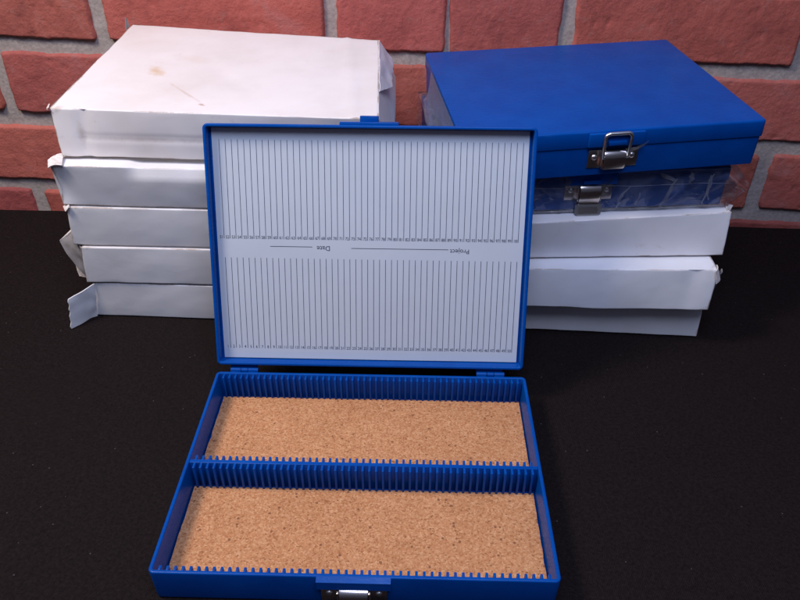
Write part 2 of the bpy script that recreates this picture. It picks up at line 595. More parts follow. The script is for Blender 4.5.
def build_wall():
    root = thing('brick_wall', (27.5, WALL_Y, -300), 'red brick wall with wide grey mortar joints standing behind both stacks', 'wall')
    k = (WALL_Y + 214.4) / (485 + 214.4)
    rotz = -0.018
    tilt = 0.0222                     # the courses drop slightly to the right
    cx, cz = 27.5, 352.0

    def W(x, z, out):                 # (x, z) measured on a plane at y=485, out = distance towards the viewer
        z2 = z - tilt * x
        X = cx + (x - cx) * k
        Z = cz + (z2 - cz) * k
        return Vector((X, WALL_Y + rotz * (X - cx) - out, Z))

    rng = random.Random(21)
    V, F, T = [], [], []
    pitch, course, bh = 222.0, 76.0, 63.0
    # bottoms of the courses at x = 0
    rowA = 146.2

    def brick(x0, x1, z0, z1, seed, tone):
        nx, nzz = max(6, int((x1 - x0) / 2.6)), 24
        base = len(V)
        hgt = 4.4 + rng.uniform(-0.6, 0.8)
        tiltx, tiltz = rng.uniform(-0.7, 0.7), rng.uniform(-0.6, 0.6)
        rad = 2.2
        for i in range(nx + 1):
            for j in range(nzz + 1):
                u, w = i / nx, j / nzz
                # denser sampling near the arrises
                u2 = u - 0.055 * math.sin(2 * math.pi * u) / 2
                w2 = w - 0.11 * math.sin(2 * math.pi * w) / 2
                x = x0 + (x1 - x0) * u2
                z = z0 + (z1 - z0) * w2
                ex = min(x - x0, x1 - x)
                ez = min(z - z0, z1 - z)
                # ragged outline
                wob = 1.7 * nz((x, z, seed), 26, 1) + 1.0 * nz((x, z, seed), 8, 2) + 0.5 * nz((x, z, seed), 3.4, 3)
                fx = max(0, 1 - ex / 9)
                fz = max(0, 1 - ez / 9)
                sx = -1 if u < 0.5 else 1
                sz = -1 if w < 0.5 else 1
                # rounded corners in plan
                if ex < 8 and ez < 8:
                    q = math.hypot(8 - ex, 8 - ez)
                    over = max(0, q - 8)
                    x -= sx * over * 0.75 * (8 - ex) / max(q, .01)
                    z -= sz * over * 0.75 * (8 - ez) / max(q, .01)
                X = x + sx * fx * wob
                Z = z + sz * fz * wob
                e = min(ex, ez)
                prof = 1.0 if e >= rad else math.sqrt(max(0, 1 - (1 - e / rad) ** 2))
                h = (hgt + tiltx * (u - .5) + tiltz * (w - .5)) * prof - (1 - prof) * 2.0
                h += (0.28 * nz((x, z, seed), 34, 4) + 0.22 * nz((x, z, seed), 9, 5) + 0.17 * nz((x, z, seed), 3.5, 6)) * prof
                pit = nz((x, z, seed), 7, 7)
                if pit > 0.42: h -= (pit - 0.42) * 4.5 * prof
                V.append(W(X, Z, h))
                T.append(tone)
        m = nzz + 1
        for i in range(nx):
            for j in range(nzz):
                F.append((base + i * m + j, base + (i + 1) * m + j, base + (i + 1) * m + j + 1, base + i * m + j + 1))

    for r in range(-5, 3):
        z0 = rowA + r * course
        off = -275.0 if r % 2 == 0 else -388.0
        for c in range(-3, 7):
            jl = off + c * pitch + rng.uniform(-1.5, 1.5)
            jr = off + (c + 1) * pitch + rng.uniform(-1.5, 1.5)
            a, b = jl + 6.4, jr - 6.4
            if b < -760 or a > 820: continue
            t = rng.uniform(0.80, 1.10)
            t *= 0.88 if jl > 150 else 1.0  # right-hand bricks coloured darker to imitate light falling off from the left
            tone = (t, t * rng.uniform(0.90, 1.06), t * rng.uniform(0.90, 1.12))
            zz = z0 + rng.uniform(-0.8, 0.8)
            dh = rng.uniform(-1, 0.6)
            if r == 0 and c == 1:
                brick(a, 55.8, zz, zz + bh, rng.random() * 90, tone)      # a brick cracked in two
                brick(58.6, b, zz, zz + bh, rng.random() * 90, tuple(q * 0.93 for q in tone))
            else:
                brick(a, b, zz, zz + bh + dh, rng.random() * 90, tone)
    loc = root.location / S
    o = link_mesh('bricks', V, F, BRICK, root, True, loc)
    # tint per vertex (each brick was fired to its own shade; light falloff painted in on the right)
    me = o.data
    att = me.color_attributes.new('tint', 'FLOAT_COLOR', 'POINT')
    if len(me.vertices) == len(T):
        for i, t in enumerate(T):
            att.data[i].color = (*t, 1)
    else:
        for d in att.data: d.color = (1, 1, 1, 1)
    # mortar bed
    V2, F2 = [], []
    nx, nzz = 400, 150
    for i in range(nx + 1):
        for j in range(nzz + 1):
            x = -760 + 1580 * i / nx
            z = -250 + 600 * j / nzz
            h = 0.7 * nz((x, z, 0), 14, 11) + 0.6 * nz((x, z, 0), 5, 12)
            V2.append(W(x, z, h))
    m = nzz + 1
    for i in range(nx):
        for j in range(nzz):
            F2.append((i * m + j, (i + 1) * m + j, (i + 1) * m + j + 1, i * m + j + 1))
    link_mesh('mortar', V2, F2, MORTAR, root, True, loc)


build_wall()


# ------------------------------------------------------------------ white cartons
def axis_samples(L, r, step):
    a = [0, 0.35 * r, 0.8 * r, 1.4 * r]
    n = max(2, int((L - 2.8 * r) / step))
    mid = [1.4 * r + (L - 2.8 * r) * i / n for i in range(1, n)]
    return a + mid + [L - q for q in reversed(a)]


def carton_body(bottom, top, seed, mat, root, disp=None, r=1.05, amp=0.42, name='sleeve'):
    """bottom/top: FL FR BR BL corners; a crumpled closed board box"""
    B = [Vector(p) for p in bottom]
    T_ = [Vector(p) for p in top]
    W = (B[1] - B[0]).length
    D = (B[3] - B[0]).length
    H = (T_[0] - B[0]).length
    xs, ys, zs = axis_samples(W, r, 4.5), axis_samples(D, r, 6), axis_samples(H, r, 2.6)
    keys, V, F, WR = {}, [], [], []
    orient = {'n': None}

    def tri(u, v, w):
        b = B[0] * (1 - u) * (1 - v) + B[1] * u * (1 - v) + B[2] * u * v + B[3] * (1 - u) * v
        t = T_[0] * (1 - u) * (1 - v) + T_[1] * u * (1 - v) + T_[2] * u * v + T_[3] * (1 - u) * v
        return b * (1 - w) + t * w

    def vert(x, y, z):
        k = (round(x, 3), round(y, 3), round(z, 3))
        if k in keys: return keys[k]
        rr = r * (1 + 0.5 * nz((x, y, z), 20, seed + 3))
        p = Vector((x, y, z))
        c = Vector((min(max(x, rr), W - rr), min(max(y, rr), D - rr), min(max(z, rr), H - rr)))
        d = p - c
        q = c + d.normalized() * rr if d.length > 1e-6 else p
        nrm = d.normalized() if d.length > 1e-6 else Vector((0, 0, 1))
        P = tri(q.x / W, q.y / D, q.z / H)
        a = amp * (nz((x, y, z), 42, seed) + 0.5 * nz((x, y, z), 17, seed + 1) + 0.22 * nz((x, y, z), 7, seed + 2))
        u, v_, w = x / W, y / D, z / H
        inside = 1.0
        if nrm.y < -0.7 or nrm.y > 0.7:
            a += 0.55 * math.sin(math.pi * w) * math.sin(math.pi * min(max(u, 0.02), .98)) ** 0.5   # sides belly out
        if abs(nrm.z) > 0.7:
            a = a * 0.6 - 0.5
        P = P + nrm * a
        if disp:
            P = P + disp(u, v_, w, nrm)
        keys[k] = len(V)
        V.append(P)
        m_ = max(abs(nrm.x), abs(nrm.y), abs(nrm.z))
        cn = min(x, W - x) + min(y, D - y) + min(z, H - z)          # near a corner
        WR.append((1.0 if m_ < 0.97 else 0.0) * (0.72 + 0.7 * nz((x, y, z), 16, seed + 8)) + (0.55 if cn < 9 else 0.0))
        return keys[k]

    def face(A, Bs, fn):
        for i in range(len(A) - 1):
            for j in range(len(Bs) - 1):
                F.append((fn(A[i], Bs[j]), fn(A[i + 1], Bs[j]), fn(A[i + 1], Bs[j + 1]), fn(A[i], Bs[j + 1])))
    face(xs, ys, lambda a, b: vert(a, b, H))
    face(xs, ys, lambda a, b: vert(a, b, 0))
    face(xs, zs, lambda a, b: vert(a, 0, b))
    face(xs, zs, lambda a, b: vert(a, D, b))
    face(ys, zs, lambda a, b: vert(0, a, b))
    face(ys, zs, lambda a, b: vert(W, a, b))
    o = link_mesh(name, V, F, mat, root, True, root.location / S)
    if len(o.data.vertices) == len(WR):
        at = o.data.attributes.new('wear', 'FLOAT', 'POINT')
        for i, w in enumerate(WR):
            at.data[i].value = w
    return o


def sheet(name, corners, mat, root, thick=0.6, n=14, bend=None, amp=0.4, seed=1.0, ragged=0.0):
    """thin bent board: 4 corners (bilinear), thickness built as real geometry"""
    c = [Vector(p) for p in corners]
    nrm = (c[1] - c[0]).cross(c[3] - c[0]).normalized()
    V, F = [], []
    m = n + 1
    for side in (0, 1):
        for i in range(m):
            for j in range(m):
                u, v = i / n, j / n
                if ragged and j == n: v += ragged * nz((u * 40, seed, 0), 5, seed)
                p = c[0] * (1 - u) * (1 - v) + c[1] * u * (1 - v) + c[2] * u * v + c[3] * (1 - u) * v
                p = p + nrm * (amp * nz(p, 9, seed))
                if bend: p = p + bend(u, v)
                V.append(p + nrm * (thick if side else 0))
    q = m * m
    for i in range(n):
        for j in range(n):
            a = i * m + j
            F.append((a, a + m, a + m + 1, a + 1))
            F.append((a + q, a + 1 + q, a + m + 1 + q, a + m + q))
    rim = [i * m for i in range(m)] + [n * m + j for j in range(1, m)] + [i * m + n for i in range(n - 1, -1, -1)] + [j for j in range(n - 1, 0, -1)]
    for a, b in zip(rim, rim[1:] + rim[:1]):
        F.append((a, b, b + q, a + q))
    o = link_mesh(name, V, F, mat, root, True, root.location / S)
    smooth_by_angle(o, 50)
    return o


GROUP_L = 'white cartons in the left stack'
GROUP_R = 'white cartons in the right stack'


def carton(loc, label, group):
    return thing('white_carton', loc, label, 'carton', group)


# ---- left stack, bottom to top
c5 = carton((-110, 335, 0), 'white carton at the bottom of the left stack, end flap splayed open on black cloth', GROUP_L)
carton_body([(-233, 248.5, 0.4), (2, 241.5, 0.4), (6, 426, 0.4), (-230, 433, 0.4)],
            [(-224.5, 246, 34.2), (8, 241, 34.2), (10, 424, 34.2), (-222, 430, 34.2)], 5.1,
            card_mat('white_board_e', (0.80, 0.785, 0.785), seed=5.0), c5,
            lambda u, v, w, n: Vector((0, 0, 0)))
sheet('end_flap', [(-229.5, 247.6, 0.8), (-222.5, 245.2, 33.6), (-240.5, 233, 27), (-243.5, 229.5, 0.8)],
      card_mat('white_board_flap', (0.80, 0.785, 0.785), seed=5.5), c5, 0.7, 14,
      lambda u, v: Vector((1.5, 2.5, 0)) * math.sin(v * math.pi), 0.9, 5.0, 0.05)
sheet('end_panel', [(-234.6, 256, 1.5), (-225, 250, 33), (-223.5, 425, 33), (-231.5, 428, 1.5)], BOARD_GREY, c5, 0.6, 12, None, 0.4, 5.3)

c4 = carton((-110, 335, 34.6), 'white carton second from bottom of left stack, torn grey end flap poking out', GROUP_L)
carton_body([(-228, 244.5, 35.0), (6, 243, 35.0), (8, 428, 35.0), (-226, 431, 35.0)],
            [(-223.5, 243, 68.6), (10, 242, 68.6), (10, 424, 68.6), (-221, 426, 68.6)], 4.2,
            card_mat('white_board_d', (0.80, 0.785, 0.785), seed=4.0), c4)
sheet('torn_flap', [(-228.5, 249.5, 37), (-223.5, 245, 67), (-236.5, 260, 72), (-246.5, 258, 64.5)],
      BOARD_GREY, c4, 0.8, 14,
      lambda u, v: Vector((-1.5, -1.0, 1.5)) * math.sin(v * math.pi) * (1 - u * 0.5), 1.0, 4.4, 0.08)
sheet('dust_flap', [(-229.5, 252, 34.8), (-228, 252, 58), (-242.5, 263, 50), (-238.5, 257, 32.5)],
      BOARD_EDGE, c4, 0.6, 12, lambda u, v: Vector((-3.5, 1.5, 0)) * math.sin(v * math.pi), 0.7, 4.7)
sheet('torn_tip', [(-246.6, 258, 64.6), (-239.5, 257.5, 69.5), (-234.5, 259.5, 73.2), (-237, 262, 72)],
      BOARD_EDGE, c4, 0.8, 8, None, 0.5, 4.9)

c3 = carton((-110, 335, 68.8), 'white carton in the middle of the left stack with plain unbroken front edge', GROUP_L)
carton_body([(-230, 245, 69.2), (4, 242, 69.2), (7, 428, 69.2), (-228, 432, 69.2)],
            [(-225.5, 243.5, 102.6), (8, 240, 102.6), (9, 422, 102.6), (-223, 428, 102.6)], 3.3,
            card_mat('white_board_c', (0.80, 0.785, 0.785), seed=3.0), c3)
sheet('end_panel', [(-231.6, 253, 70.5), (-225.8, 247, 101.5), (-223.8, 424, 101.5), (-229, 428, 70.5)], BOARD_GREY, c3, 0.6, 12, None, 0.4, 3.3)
sheet('torn_corner', [(-225.8, 241.5, 99.5), (-222, 241.0, 103.2), (-224, 246.5, 103.6), (-229, 247, 101)], BOARD_EDGE, c3, 0.6, 6, None, 0.5, 3.7)


def dent_c2(u, v, w, n):
    d = Vector((0, 0, 0))
    if n.y < -0.3 or (n.z > 0.5 and v < 0.1):
        # the tuck flap has slipped: left of the crease the top edge stands higher
        k = 1 / (1 + math.exp(-(u - 0.235) * 160))
        d += Vector((0, 3.6 * k * max(0, w - 0.70) / 0.30, -2.0 * k * max(0, w - 0.72) / 0.28))
        d += Vector((0, 1.6 * math.exp(-((u - 0.235) / 0.006) ** 2) * max(0, w - 0.45), 0))
        # squashed left corner
        d += Vector((1.0, 2.5, 0)) * math.exp(-(u / 0.05) ** 2) * math.sin(w * math.pi)
    return d


c2 = carton((-110, 335, 102.9), 'white carton second from the top of the left stack, creased tuck flap along its front', GROUP_L)
carton_body([(-228, 244.5, 103.2), (8, 240.5, 103.2), (10, 427, 103.2), (-226, 431, 103.2)],
            [(-227, 240.5, 136.8), (10, 236, 136.8), (10, 422, 136.8), (-226, 428, 136.8)], 2.4,
            card_mat('white_board_b', (0.80, 0.785, 0.785), seed=2.0), c2, dent_c2, amp=0.55)
sheet('torn_corner', [(-227.5, 239, 135), (-217, 238.5, 137.4), (-222.5, 257, 138.2), (-230.5, 247, 137.6)],
      BOARD_EDGE, c2, 0.7, 10, lambda u, v: Vector((0, 0, 1.2)) * math.sin(u * 3.1), 0.6, 2.6, 0.06)
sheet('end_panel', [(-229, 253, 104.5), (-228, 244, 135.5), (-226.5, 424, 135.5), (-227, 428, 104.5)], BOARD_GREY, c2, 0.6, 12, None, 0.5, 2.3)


def dent_c1(u, v, w, n):
    d = Vector((0, 0, 0))
    if n.z > 0.5:
        d.z += -2.6 * math.sin(math.pi * u) * math.sin(math.pi * v)
        d.z += 0.9 * math.exp(-((u - 0.93 + 0.05 * v) / 0.012) ** 2)
        d.z += -0.9 * math.exp(-(((u - 0.42) - 0.55 * (0.55 - v)) / 0.012) ** 2) * math.exp(-((v - 0.4) / 0.25) ** 2)
    if n.y < -0.3:
        d.y += 1.7 * math.exp(-((u - 0.075 - 0.025 * w) / 0.014) ** 2)      # tucked seam near the left end
        d.y += 0.8 * math.exp(-((w - 0.42) / 0.05) ** 2) * (u > 0.08)
    return d


c1 = carton((-110, 340, 137.0), 'topmost white carton of the left stack, its lid marked with a yellowish stain', GROUP_L)
carton_body([(-222, 251.5, 138.2), (14, 247, 138.2), (10, 430, 138.2), (-225, 434, 138.2)],
            [(-223, 255, 172.8), (3.5, 238, 174.5), (-4, 406, 178.5), (-227.5, 447, 178.5)], 1.2,
            card_mat('white_board_a', (0.82, 0.775, 0.755), stain=1.0, seed=1.0), c1, dent_c1, amp=0.6)
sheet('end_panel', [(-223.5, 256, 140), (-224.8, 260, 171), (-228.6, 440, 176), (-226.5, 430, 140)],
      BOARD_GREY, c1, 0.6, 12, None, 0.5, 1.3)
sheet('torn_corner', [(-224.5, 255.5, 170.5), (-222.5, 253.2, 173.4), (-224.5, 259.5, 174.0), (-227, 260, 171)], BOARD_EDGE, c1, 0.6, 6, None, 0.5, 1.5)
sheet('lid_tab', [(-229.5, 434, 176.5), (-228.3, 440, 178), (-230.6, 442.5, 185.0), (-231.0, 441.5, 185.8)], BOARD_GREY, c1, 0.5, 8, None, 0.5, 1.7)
sheet('corner_flap', [(2.5, 290, 175), (-3.6, 404, 178.7), (8.5, 398, 163), (9.5, 330, 164)],
      card_mat('white_board_side', (0.80, 0.78, 0.79), seed=1.8), c1, 0.6, 16, None, 1.2, 1.8, 0.16)

# ---- right stack
c8 = carton((140, 328, 0), 'white carton at the bottom of the right stack, set back under an overhanging carton', GROUP_R)
carton_body([(28, 243, 0.4), (253, 233, 0.4), (257, 415, 0.4), (32, 425, 0.4)],
            [(29, 242, 34.2), (251.5, 235, 34.2), (256, 414, 34.2), (31, 424, 34.2)], 8.1,
            card_mat('white_board_h', (0.80, 0.785, 0.785), seed=8.0), c8)
sheet('end_panel', [(253.8, 238, 1.5), (252.6, 240, 33), (256.6, 408, 33), (257.6, 410, 1.5)], BOARD_GREY, c8, 0.6, 12, None, 0.4, 8.3)

c7 = carton((140, 318, 34.6), 'white carton second from the bottom of the right stack, front right corner torn open', GROUP_R)


def dent_c7(u, v, w, n):
    d = Vector((0, 0, 0))
    if n.y < -0.3:
        d.y += 1.8 * math.exp(-((u - 0.93) / 0.03) ** 2) * w
        d.y += -2.0 * (1 - w) * 0.5
        d.z += -1.2 * math.exp(-((u - 0.62) / 0.09) ** 2) * max(0, .15 - w) / .15
    return d


carton_body([(25, 224.5, 35.0), (249.5, 222, 35.0), (253, 405, 35.0), (29, 408, 35.0)],
            [(25, 222, 68.6), (250, 225, 68.6), (254, 404, 68.6), (29, 402, 68.6)], 7.2,
            card_mat('white_board_g', (0.79, 0.79, 0.81), seed=7.0), c7, dent_c7, amp=0.6)
sheet('torn_corner', [(246.5, 222.6, 69.0), (249.6, 222.8, 58), (253.0, 227, 60.5), (250.0, 231, 69.4)],
      BOARD_EDGE, c7, 0.6, 10, lambda u, v: Vector((0.8, -0.6, 0.6)) * math.sin(v * math.pi), 0.4, 7.4, 0.04)
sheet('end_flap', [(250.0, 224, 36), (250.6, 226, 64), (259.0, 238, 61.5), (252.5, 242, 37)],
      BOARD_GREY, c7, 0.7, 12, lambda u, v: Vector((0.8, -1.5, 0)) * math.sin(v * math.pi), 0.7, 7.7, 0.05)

c6 = carton((145, 325, 68.8), 'white carton carrying the film-wrapped blue box in the right stack', GROUP_R)
carton_body([(36, 232, 69.4), (259, 244, 69.4), (247, 425, 69.4), (24, 412, 69.4)],
            [(36, 219.5, 102.4), (259.5, 251, 102.4), (236, 432, 102.4), (14, 402, 102.4)], 6.3,
            card_mat('white_board_f', (0.80, 0.79, 0.81), seed=6.0), c6)
sheet('torn_corner', [(256, 252.8, 102), (259.8, 256, 99.5), (263.5, 262, 101.8), (258, 262, 103.4)],
      BOARD_EDGE, c6, 0.6, 8, None, 0.5, 6.5)


# ------------------------------------------------------------------ blue slide boxes
def latch(root, y, ztop, loop=None, tongue=False):
    """nickel toggle clasp on the base front at plane y (facing -y); ztop = upper edge of the plate"""
    mb = MB()
    mb.box(-17.3, -7.6, y - 0.8, y, ztop - 13, ztop, 0.25)
    mb.box(7.6, 17.3, y - 0.8, y, ztop - 13, ztop, 0.25)
    mb.box(-7.7, 7.7, y - 0.7, y, ztop - 14, ztop - 0.5, 0.2)
    for s in (-1, 1):                                    # upturned cheeks holding the lever
        mb.box(s * 8.2 - 0.5, s * 8.2 + 0.5, y - 4.2, y - 0.6, ztop - 12.5, ztop - 0.6, 0.2)
    pl = mb.build('latch_plate', NICKEL, root)
    smooth_by_angle(pl)
    for s in (-1, 1):
        mb = MB()
        mb.dome((s * 13.0, y - 0.75, ztop - 5.2), 2.1, 1.3)
        mb.build('rivet', STEEL, pl, True)
    # lever: curved plate
    prof = [(0.8, 0.3), (2.0, 0.35), (3.2, 0.0), (4.3, -0.8), (5.2, -2.0), (5.8, -3.6), (6.0, -5.4), (5.9, -8.0), (5.3, -10.8), (4.4, -13.0)]
    if tongue: prof += [(4.6, -15.5), (5.8, -18.5), (6.6, -21.5)]
    V, F = [], []
    nn = len(prof)
    for th in (0, 0.7):
        for (o, zz) in prof:
            for x in (-7.4, -6.6, 6.6, 7.4):
                inset = 0.25 if abs(x) > 7 else 0
                V.append((x, y - o + th + inset, ztop + zz))
    m = nn * 4
    for i in range(nn - 1):
        for j in range(3):
            a = i * 4 + j
            F.append((a, a + 1, a + 5, a + 4))
            F.append((a + m, a + 4 + m, a + 5 + m, a + 1 + m))
        for j in (0, 3):
            a = i * 4 + j
            F.append((a, a + 4, a + 4 + m, a + m))
    for i in (0, nn - 1):
        for j in range(3):
            a = i * 4 + j
            F.append((a, a + 1, a + 1 + m, a + m))
    lv = link_mesh('lever', V, F, NICKEL, root)
    smooth_by_angle(lv, 40)
    if tongue:
        V, F = [], []
        ring = []
        for k in range(13):
            a = math.pi + math.pi * k / 12
            ring.append((9.6 * math.cos(a), 5.0 * math.sin(a)))
        ring = [(-9.6, 5.0)] + ring + [(9.6, 5.0)]
        for t in (0, 0.8):
            for x, z in ring:
                V.append((x, y - 7.4 + t + (z + 5) * 0.28, ztop - 20.0 + z))
        n = len(ring)
        F = [tuple(range(n)), tuple(range(n, 2 * n))[::-1]] + [(i, (i + 1) % n, (i + 1) % n + n, i + n) for i in range(n)]
        link_mesh('lever_tongue', V, F, STEEL, lv, False)
    if loop:
        z0, z1, tilt = loop
        pts = []
        hw, rr = 8.9, 3.0
        def P(x, z): return (x, y - 4.6 - (z - z0) * tilt, z)
        for (cx_, cz_, a0) in ((hw - rr, z1 - rr, 0), (-hw + rr, z1 - rr, 90)):
            for k in range(6):
                a = math.radians(a0 + 18 * k)
                pts.append(P(cx_ + rr * math.cos(a), cz_ + rr * math.sin(a)))
        pts = [P(hw - 0.4, z0)] + pts + [P(-hw + 0.4, z0)]
        mb = MB()
        mb.tube(pts, 1.25, 10, True)
        mb.build('wire_loop', STEEL, root, True)


def hex_slide_box(loc, rot, label, W, D, H, seam):
    t = thing('slide_box', loc, label, 'slide box', 'blue slide boxes', rot)
    x = W / 2
    v, f = loops_mesh(-x + 0.9, x - 0.9, 0.9, D - 0.9, 2.5, [(1.6, 0.0), (0.5, 0.5), (0.25, 1.4), (0.0, seam + 0.5)])
    b = link_mesh('base', v, f, BLUE, t); smooth_by_angle(b, 40)
    v, f = loops_mesh(-x, x, 0, D, 3.0, [(0.7, seam), (0.15, seam), (0.0, seam + 0.4), (0.25, H - 1.5), (0.5, H - 0.6), (1.1, H - 0.1), (1.7, H)])
    l = link_mesh('lid', v, f, BLUE, t); smooth_by_angle(l, 40)
    mb = MB()
    mb.box(-19, 19, -2.4, 0.4, seam + 1.0, H - 1.0, 0.6)
    mb.box(-6.2, 6.2, -4.6, -2.0, seam + 2.6, seam + 5.6, 0.5)
    k = mb.build('keeper', BLUE, l); smooth_by_angle(k, 40)
    return t


def film_wrap(root, W, D, H, seed, ear=0.0, off=1.4):
    """loose clear film around a box, gathered into a crimped fin at the right end"""
    V, F = [], []
    ring_n = 44
    nu = 150
    x0, x1 = -W / 2 - 2.5, W / 2 + 2.5
    # cross-section in (y, z) walked around; lengthwise x
    def section(s):
        per = [(-off, -0.2), (-off - 0.6, H * 0.5), (-off + 0.4, H + off * 0.6), (D * 0.5, H + off * 0.5), (D + off, H + off * .6), (D + off, H * .5), (D + off, -0.2), (D * .5, -0.4)]
        s = s * len(per)
        i = int(s) % len(per)
        t = s - int(s)
        a, b = per[i], per[(i + 1) % len(per)]
        return a[0] + (b[0] - a[0]) * t, a[1] + (b[1] - a[1]) * t
    for i in range(nu + 1):
        u = i / nu
        x = x0 + (x1 - x0 + ear) * u
        over = max(0.0, x - x1) / max(ear, 1e-6)
        for k in range(ring_n):
            s = k / ring_n
            y, z = section(s)
            if over > 0:
                z = z + (H * 0.42 - z) * min(1, over * 1.15) * 0.82
                y = y + (D * 0.5 - y) * over * 0.04
            w = nz((x, y, z * 2.2), 24, seed) + 0.55 * nz((x + z * 0.9, y, z), 10, seed + 1)
            ridge = 1 - abs(nz((x - z * 1.3, y * 0.6, z * 0.4), 17, seed + 2)) * 2
            d = 1.1 * w + 2.6 * max(0, ridge - 0.55)
            dy = -1 if s < 0.26 or s > 0.98 else (1 if 0.5 < s < 0.76 else 0)
            dz = 0.6 if 0.25 < s < 0.5 else 0
            if over > 0: d *= 2.0
            V.append((x + (1.6 * nz((y, z, 0), 12, seed + 4) * (over > 0)), y + dy * max(d, -0.8), z + dz * max(d, -0.3)))
    for i in range(nu):
        for k in range(ring_n):
            k2 = (k + 1) % ring_n
            F.append((i * ring_n + k, i * ring_n + k2, (i + 1) * ring_n + k2, (i + 1) * ring_n + k))
    return link_mesh('film_wrap', V, F, FILM, root)


# film-wrapped closed box
b2 = hex_slide_box((152.5, 248.5, 103.4), (0, 0, 0.105), 'closed blue slide box sealed in crinkled clear film, beneath the bare blue one', 206, 166, 30.5, 20)
latch(b2, 0.9, 21.5, None, True)
film_wrap(b2, 206, 166, 30.5, 2.0, 14.0)

# stress-whitened folds in that film
def film_folds(root, W, H, off):
    V, F = [], []
    rng = random.Random(12)
    for (x, z0, z1, lean, wd) in ((22, 2, 19, 9, 1.1), (33, 4, 14, 7, 0.6), (52, 1, 24, 13, 1.3), (58, 22, 29, -7, 2.6), (70, 20, 29, 3, 1.6), (83, 3, 26, 6, 0.8),
                                  (-40, 18, 29, 8, 0.8), (-60, 3, 17, -7, 0.7), (92, 6, 27, -4, 0.8), (3, 2, 9, 6, 0.7), (-78, 12, 27, 6, 0.7)):
        n = 12
        b = len(V)
        for i in range(n + 1):
            t = i / n
            z = z0 + (z1 - z0) * t
            xc = x + lean * t + 2.4 * math.sin(t * 2.6 + x) + 1.5 * nz((t * 9, x, 0), 2, 3)
            w = wd * math.sin(math.pi * min(1, t * 0.92 + 0.06)) ** 0.8
            y = -off - 0.75 + 0.35 * nz((t * 9, x, 1), 2, 4)
            w *= 1.6
            V += [(xc - w, y, z), (xc, y - 1.0, z), (xc + w * 0.6, y, z)]
        for i in range(n):
            for j in (0, 1):
                a = b + i * 3 + j
                F.append((a, a + 1, a + 4, a + 3))
    # long lengthwise fold and the hem along the bottom edge
    for (z, wd, am) in ((19.5, 0.5, 1.2), (1.2, 0.9, 0.9)):
        b = len(V)
        n = 90
        for i in range(n + 1):
            x = -W / 2 + W * i / n
            zz = z + am * nz((x, z, 0), 22, 5)
            w = wd * (0.55 + 0.9 * max(-0.4, nz((x, z, 0), 12, 6)))
            V += [(x, -off - 0.55, zz - w), (x, -off - 1.3, zz), (x, -off - 0.55, zz + w)]
        for i in range(n):
            for j in (0, 1):
                a = b + i * 3 + j
                F.append((a, a + 1, a + 4, a + 3))
    link_mesh('film_folds', V, F, FOLD, root)


film_folds(b2, 206, 30.5, 1.4)

# bare closed box on top
b1 = hex_slide_box((161.5, 236.6, 137.0), (0.040, -0.025, 0.137), 'closed blue slide box topping the right stack, clasp loop raised over its lid edge', 208, 167, 33, 21.5)
latch(b1, 0.9, 19.5, (15.5, 32.5, 0.02), False)


def film_scraps(root):
    V, F = [], []
    # loose film curtain hanging off the left side
    nu, nv = 40, 22
    for i in range(nu + 1):
        for j in range(nv + 1):
            u, v = i / nu, j / nv
            y = 6 + u * 120
            z = 32.6 - v * (34 - 6 * u)
            x = -104.6 - 9.0 * v ** 1.2 * (0.5 + 0.6 * math.sin(u * 3.0)) + 2.6 * nz((y, z * 2, 0), 13, 31) * v - 0.2
            V.append((x, y, z))
    m = nv + 1
    for i in range(nu):
        for j in range(nv):
            F.append((i * m + j, (i + 1) * m + j, (i + 1) * m + j + 1, i * m + j + 1))
    link_mesh('film_curtain', V, F, LOOSE, root)
    V, F = [], []
    # twisted tail caught under the clasp
    for i in range(17):
        u = i / 16
        for j in range(4):
            V.append((9 + 12 * u, -4.2 - 1.6 * math.sin(u * 3), 20 + 6 * u + (j - 1.5) * (0.75 * (1 - u) + 0.25) + 0.8 * nz((u * 30, j, 0), 6, 8)))
    for i in range(16):
        for j in range(3):
            F.append((i * 4 + j, (i + 1) * 4 + j, (i + 1) * 4 + j + 1, i * 4 + j + 1))
    link_mesh('film_tail', V, F, LOOSE, root)


film_scraps(b1)

# ------------------------------------------------------------------ the open slide box
BW, BD, RIM = 213.2, 156.6, 23.0
box = thing('slide_box', (0, 78, 0.3), 'open blue slide box with two cork lined compartments and printed card in its lid', 'slide box', 'blue slide boxes')
ORI = (0, 78, 0.3)
hx = BW / 2
v, f = loops_mesh(-hx, hx, 0, BD, 3.2, [(1.6, 0.3), (0.6, 0.8), (0.4, 2.0), (0.0, RIM - 0.8), (0.15, RIM - 0.25), (0.5, RIM),
                                          (1.7, RIM), (2.05, RIM - 0.25), (2.2, RIM - 0.8), (2.5, 2.2)])
tray = link_mesh('tray', v, f, BLUE, box, True, ORI)
smooth_by_angle(tray, 40)
mb = MB()
mb.box(-hx + 2.2, hx - 2.2, 74.6, 77.2, 2.0, 22.6, 0.35)
o = mb.build('divider', BLUE, tray, False, ORI); smooth_by_angle(o)


def rib_row(y0, y1, base_y):
    mb = MB()
    for i in range(51):
        x = -101.0 + 4.04 * i
        mb.box(x - 0.72, x + 0.72, y0, y1, 3.6, 22.5, 0.3)
    o = mb.build('slot_ribs', BLUE, tray, False, ORI)
    smooth_by_angle(o)


rib_row(1.9, 5.0, 0)
rib_row(70.6, 74.8, 0)
rib_row(77.0, 80.6, 0)
rib_row(150.2, 154.6, 0)


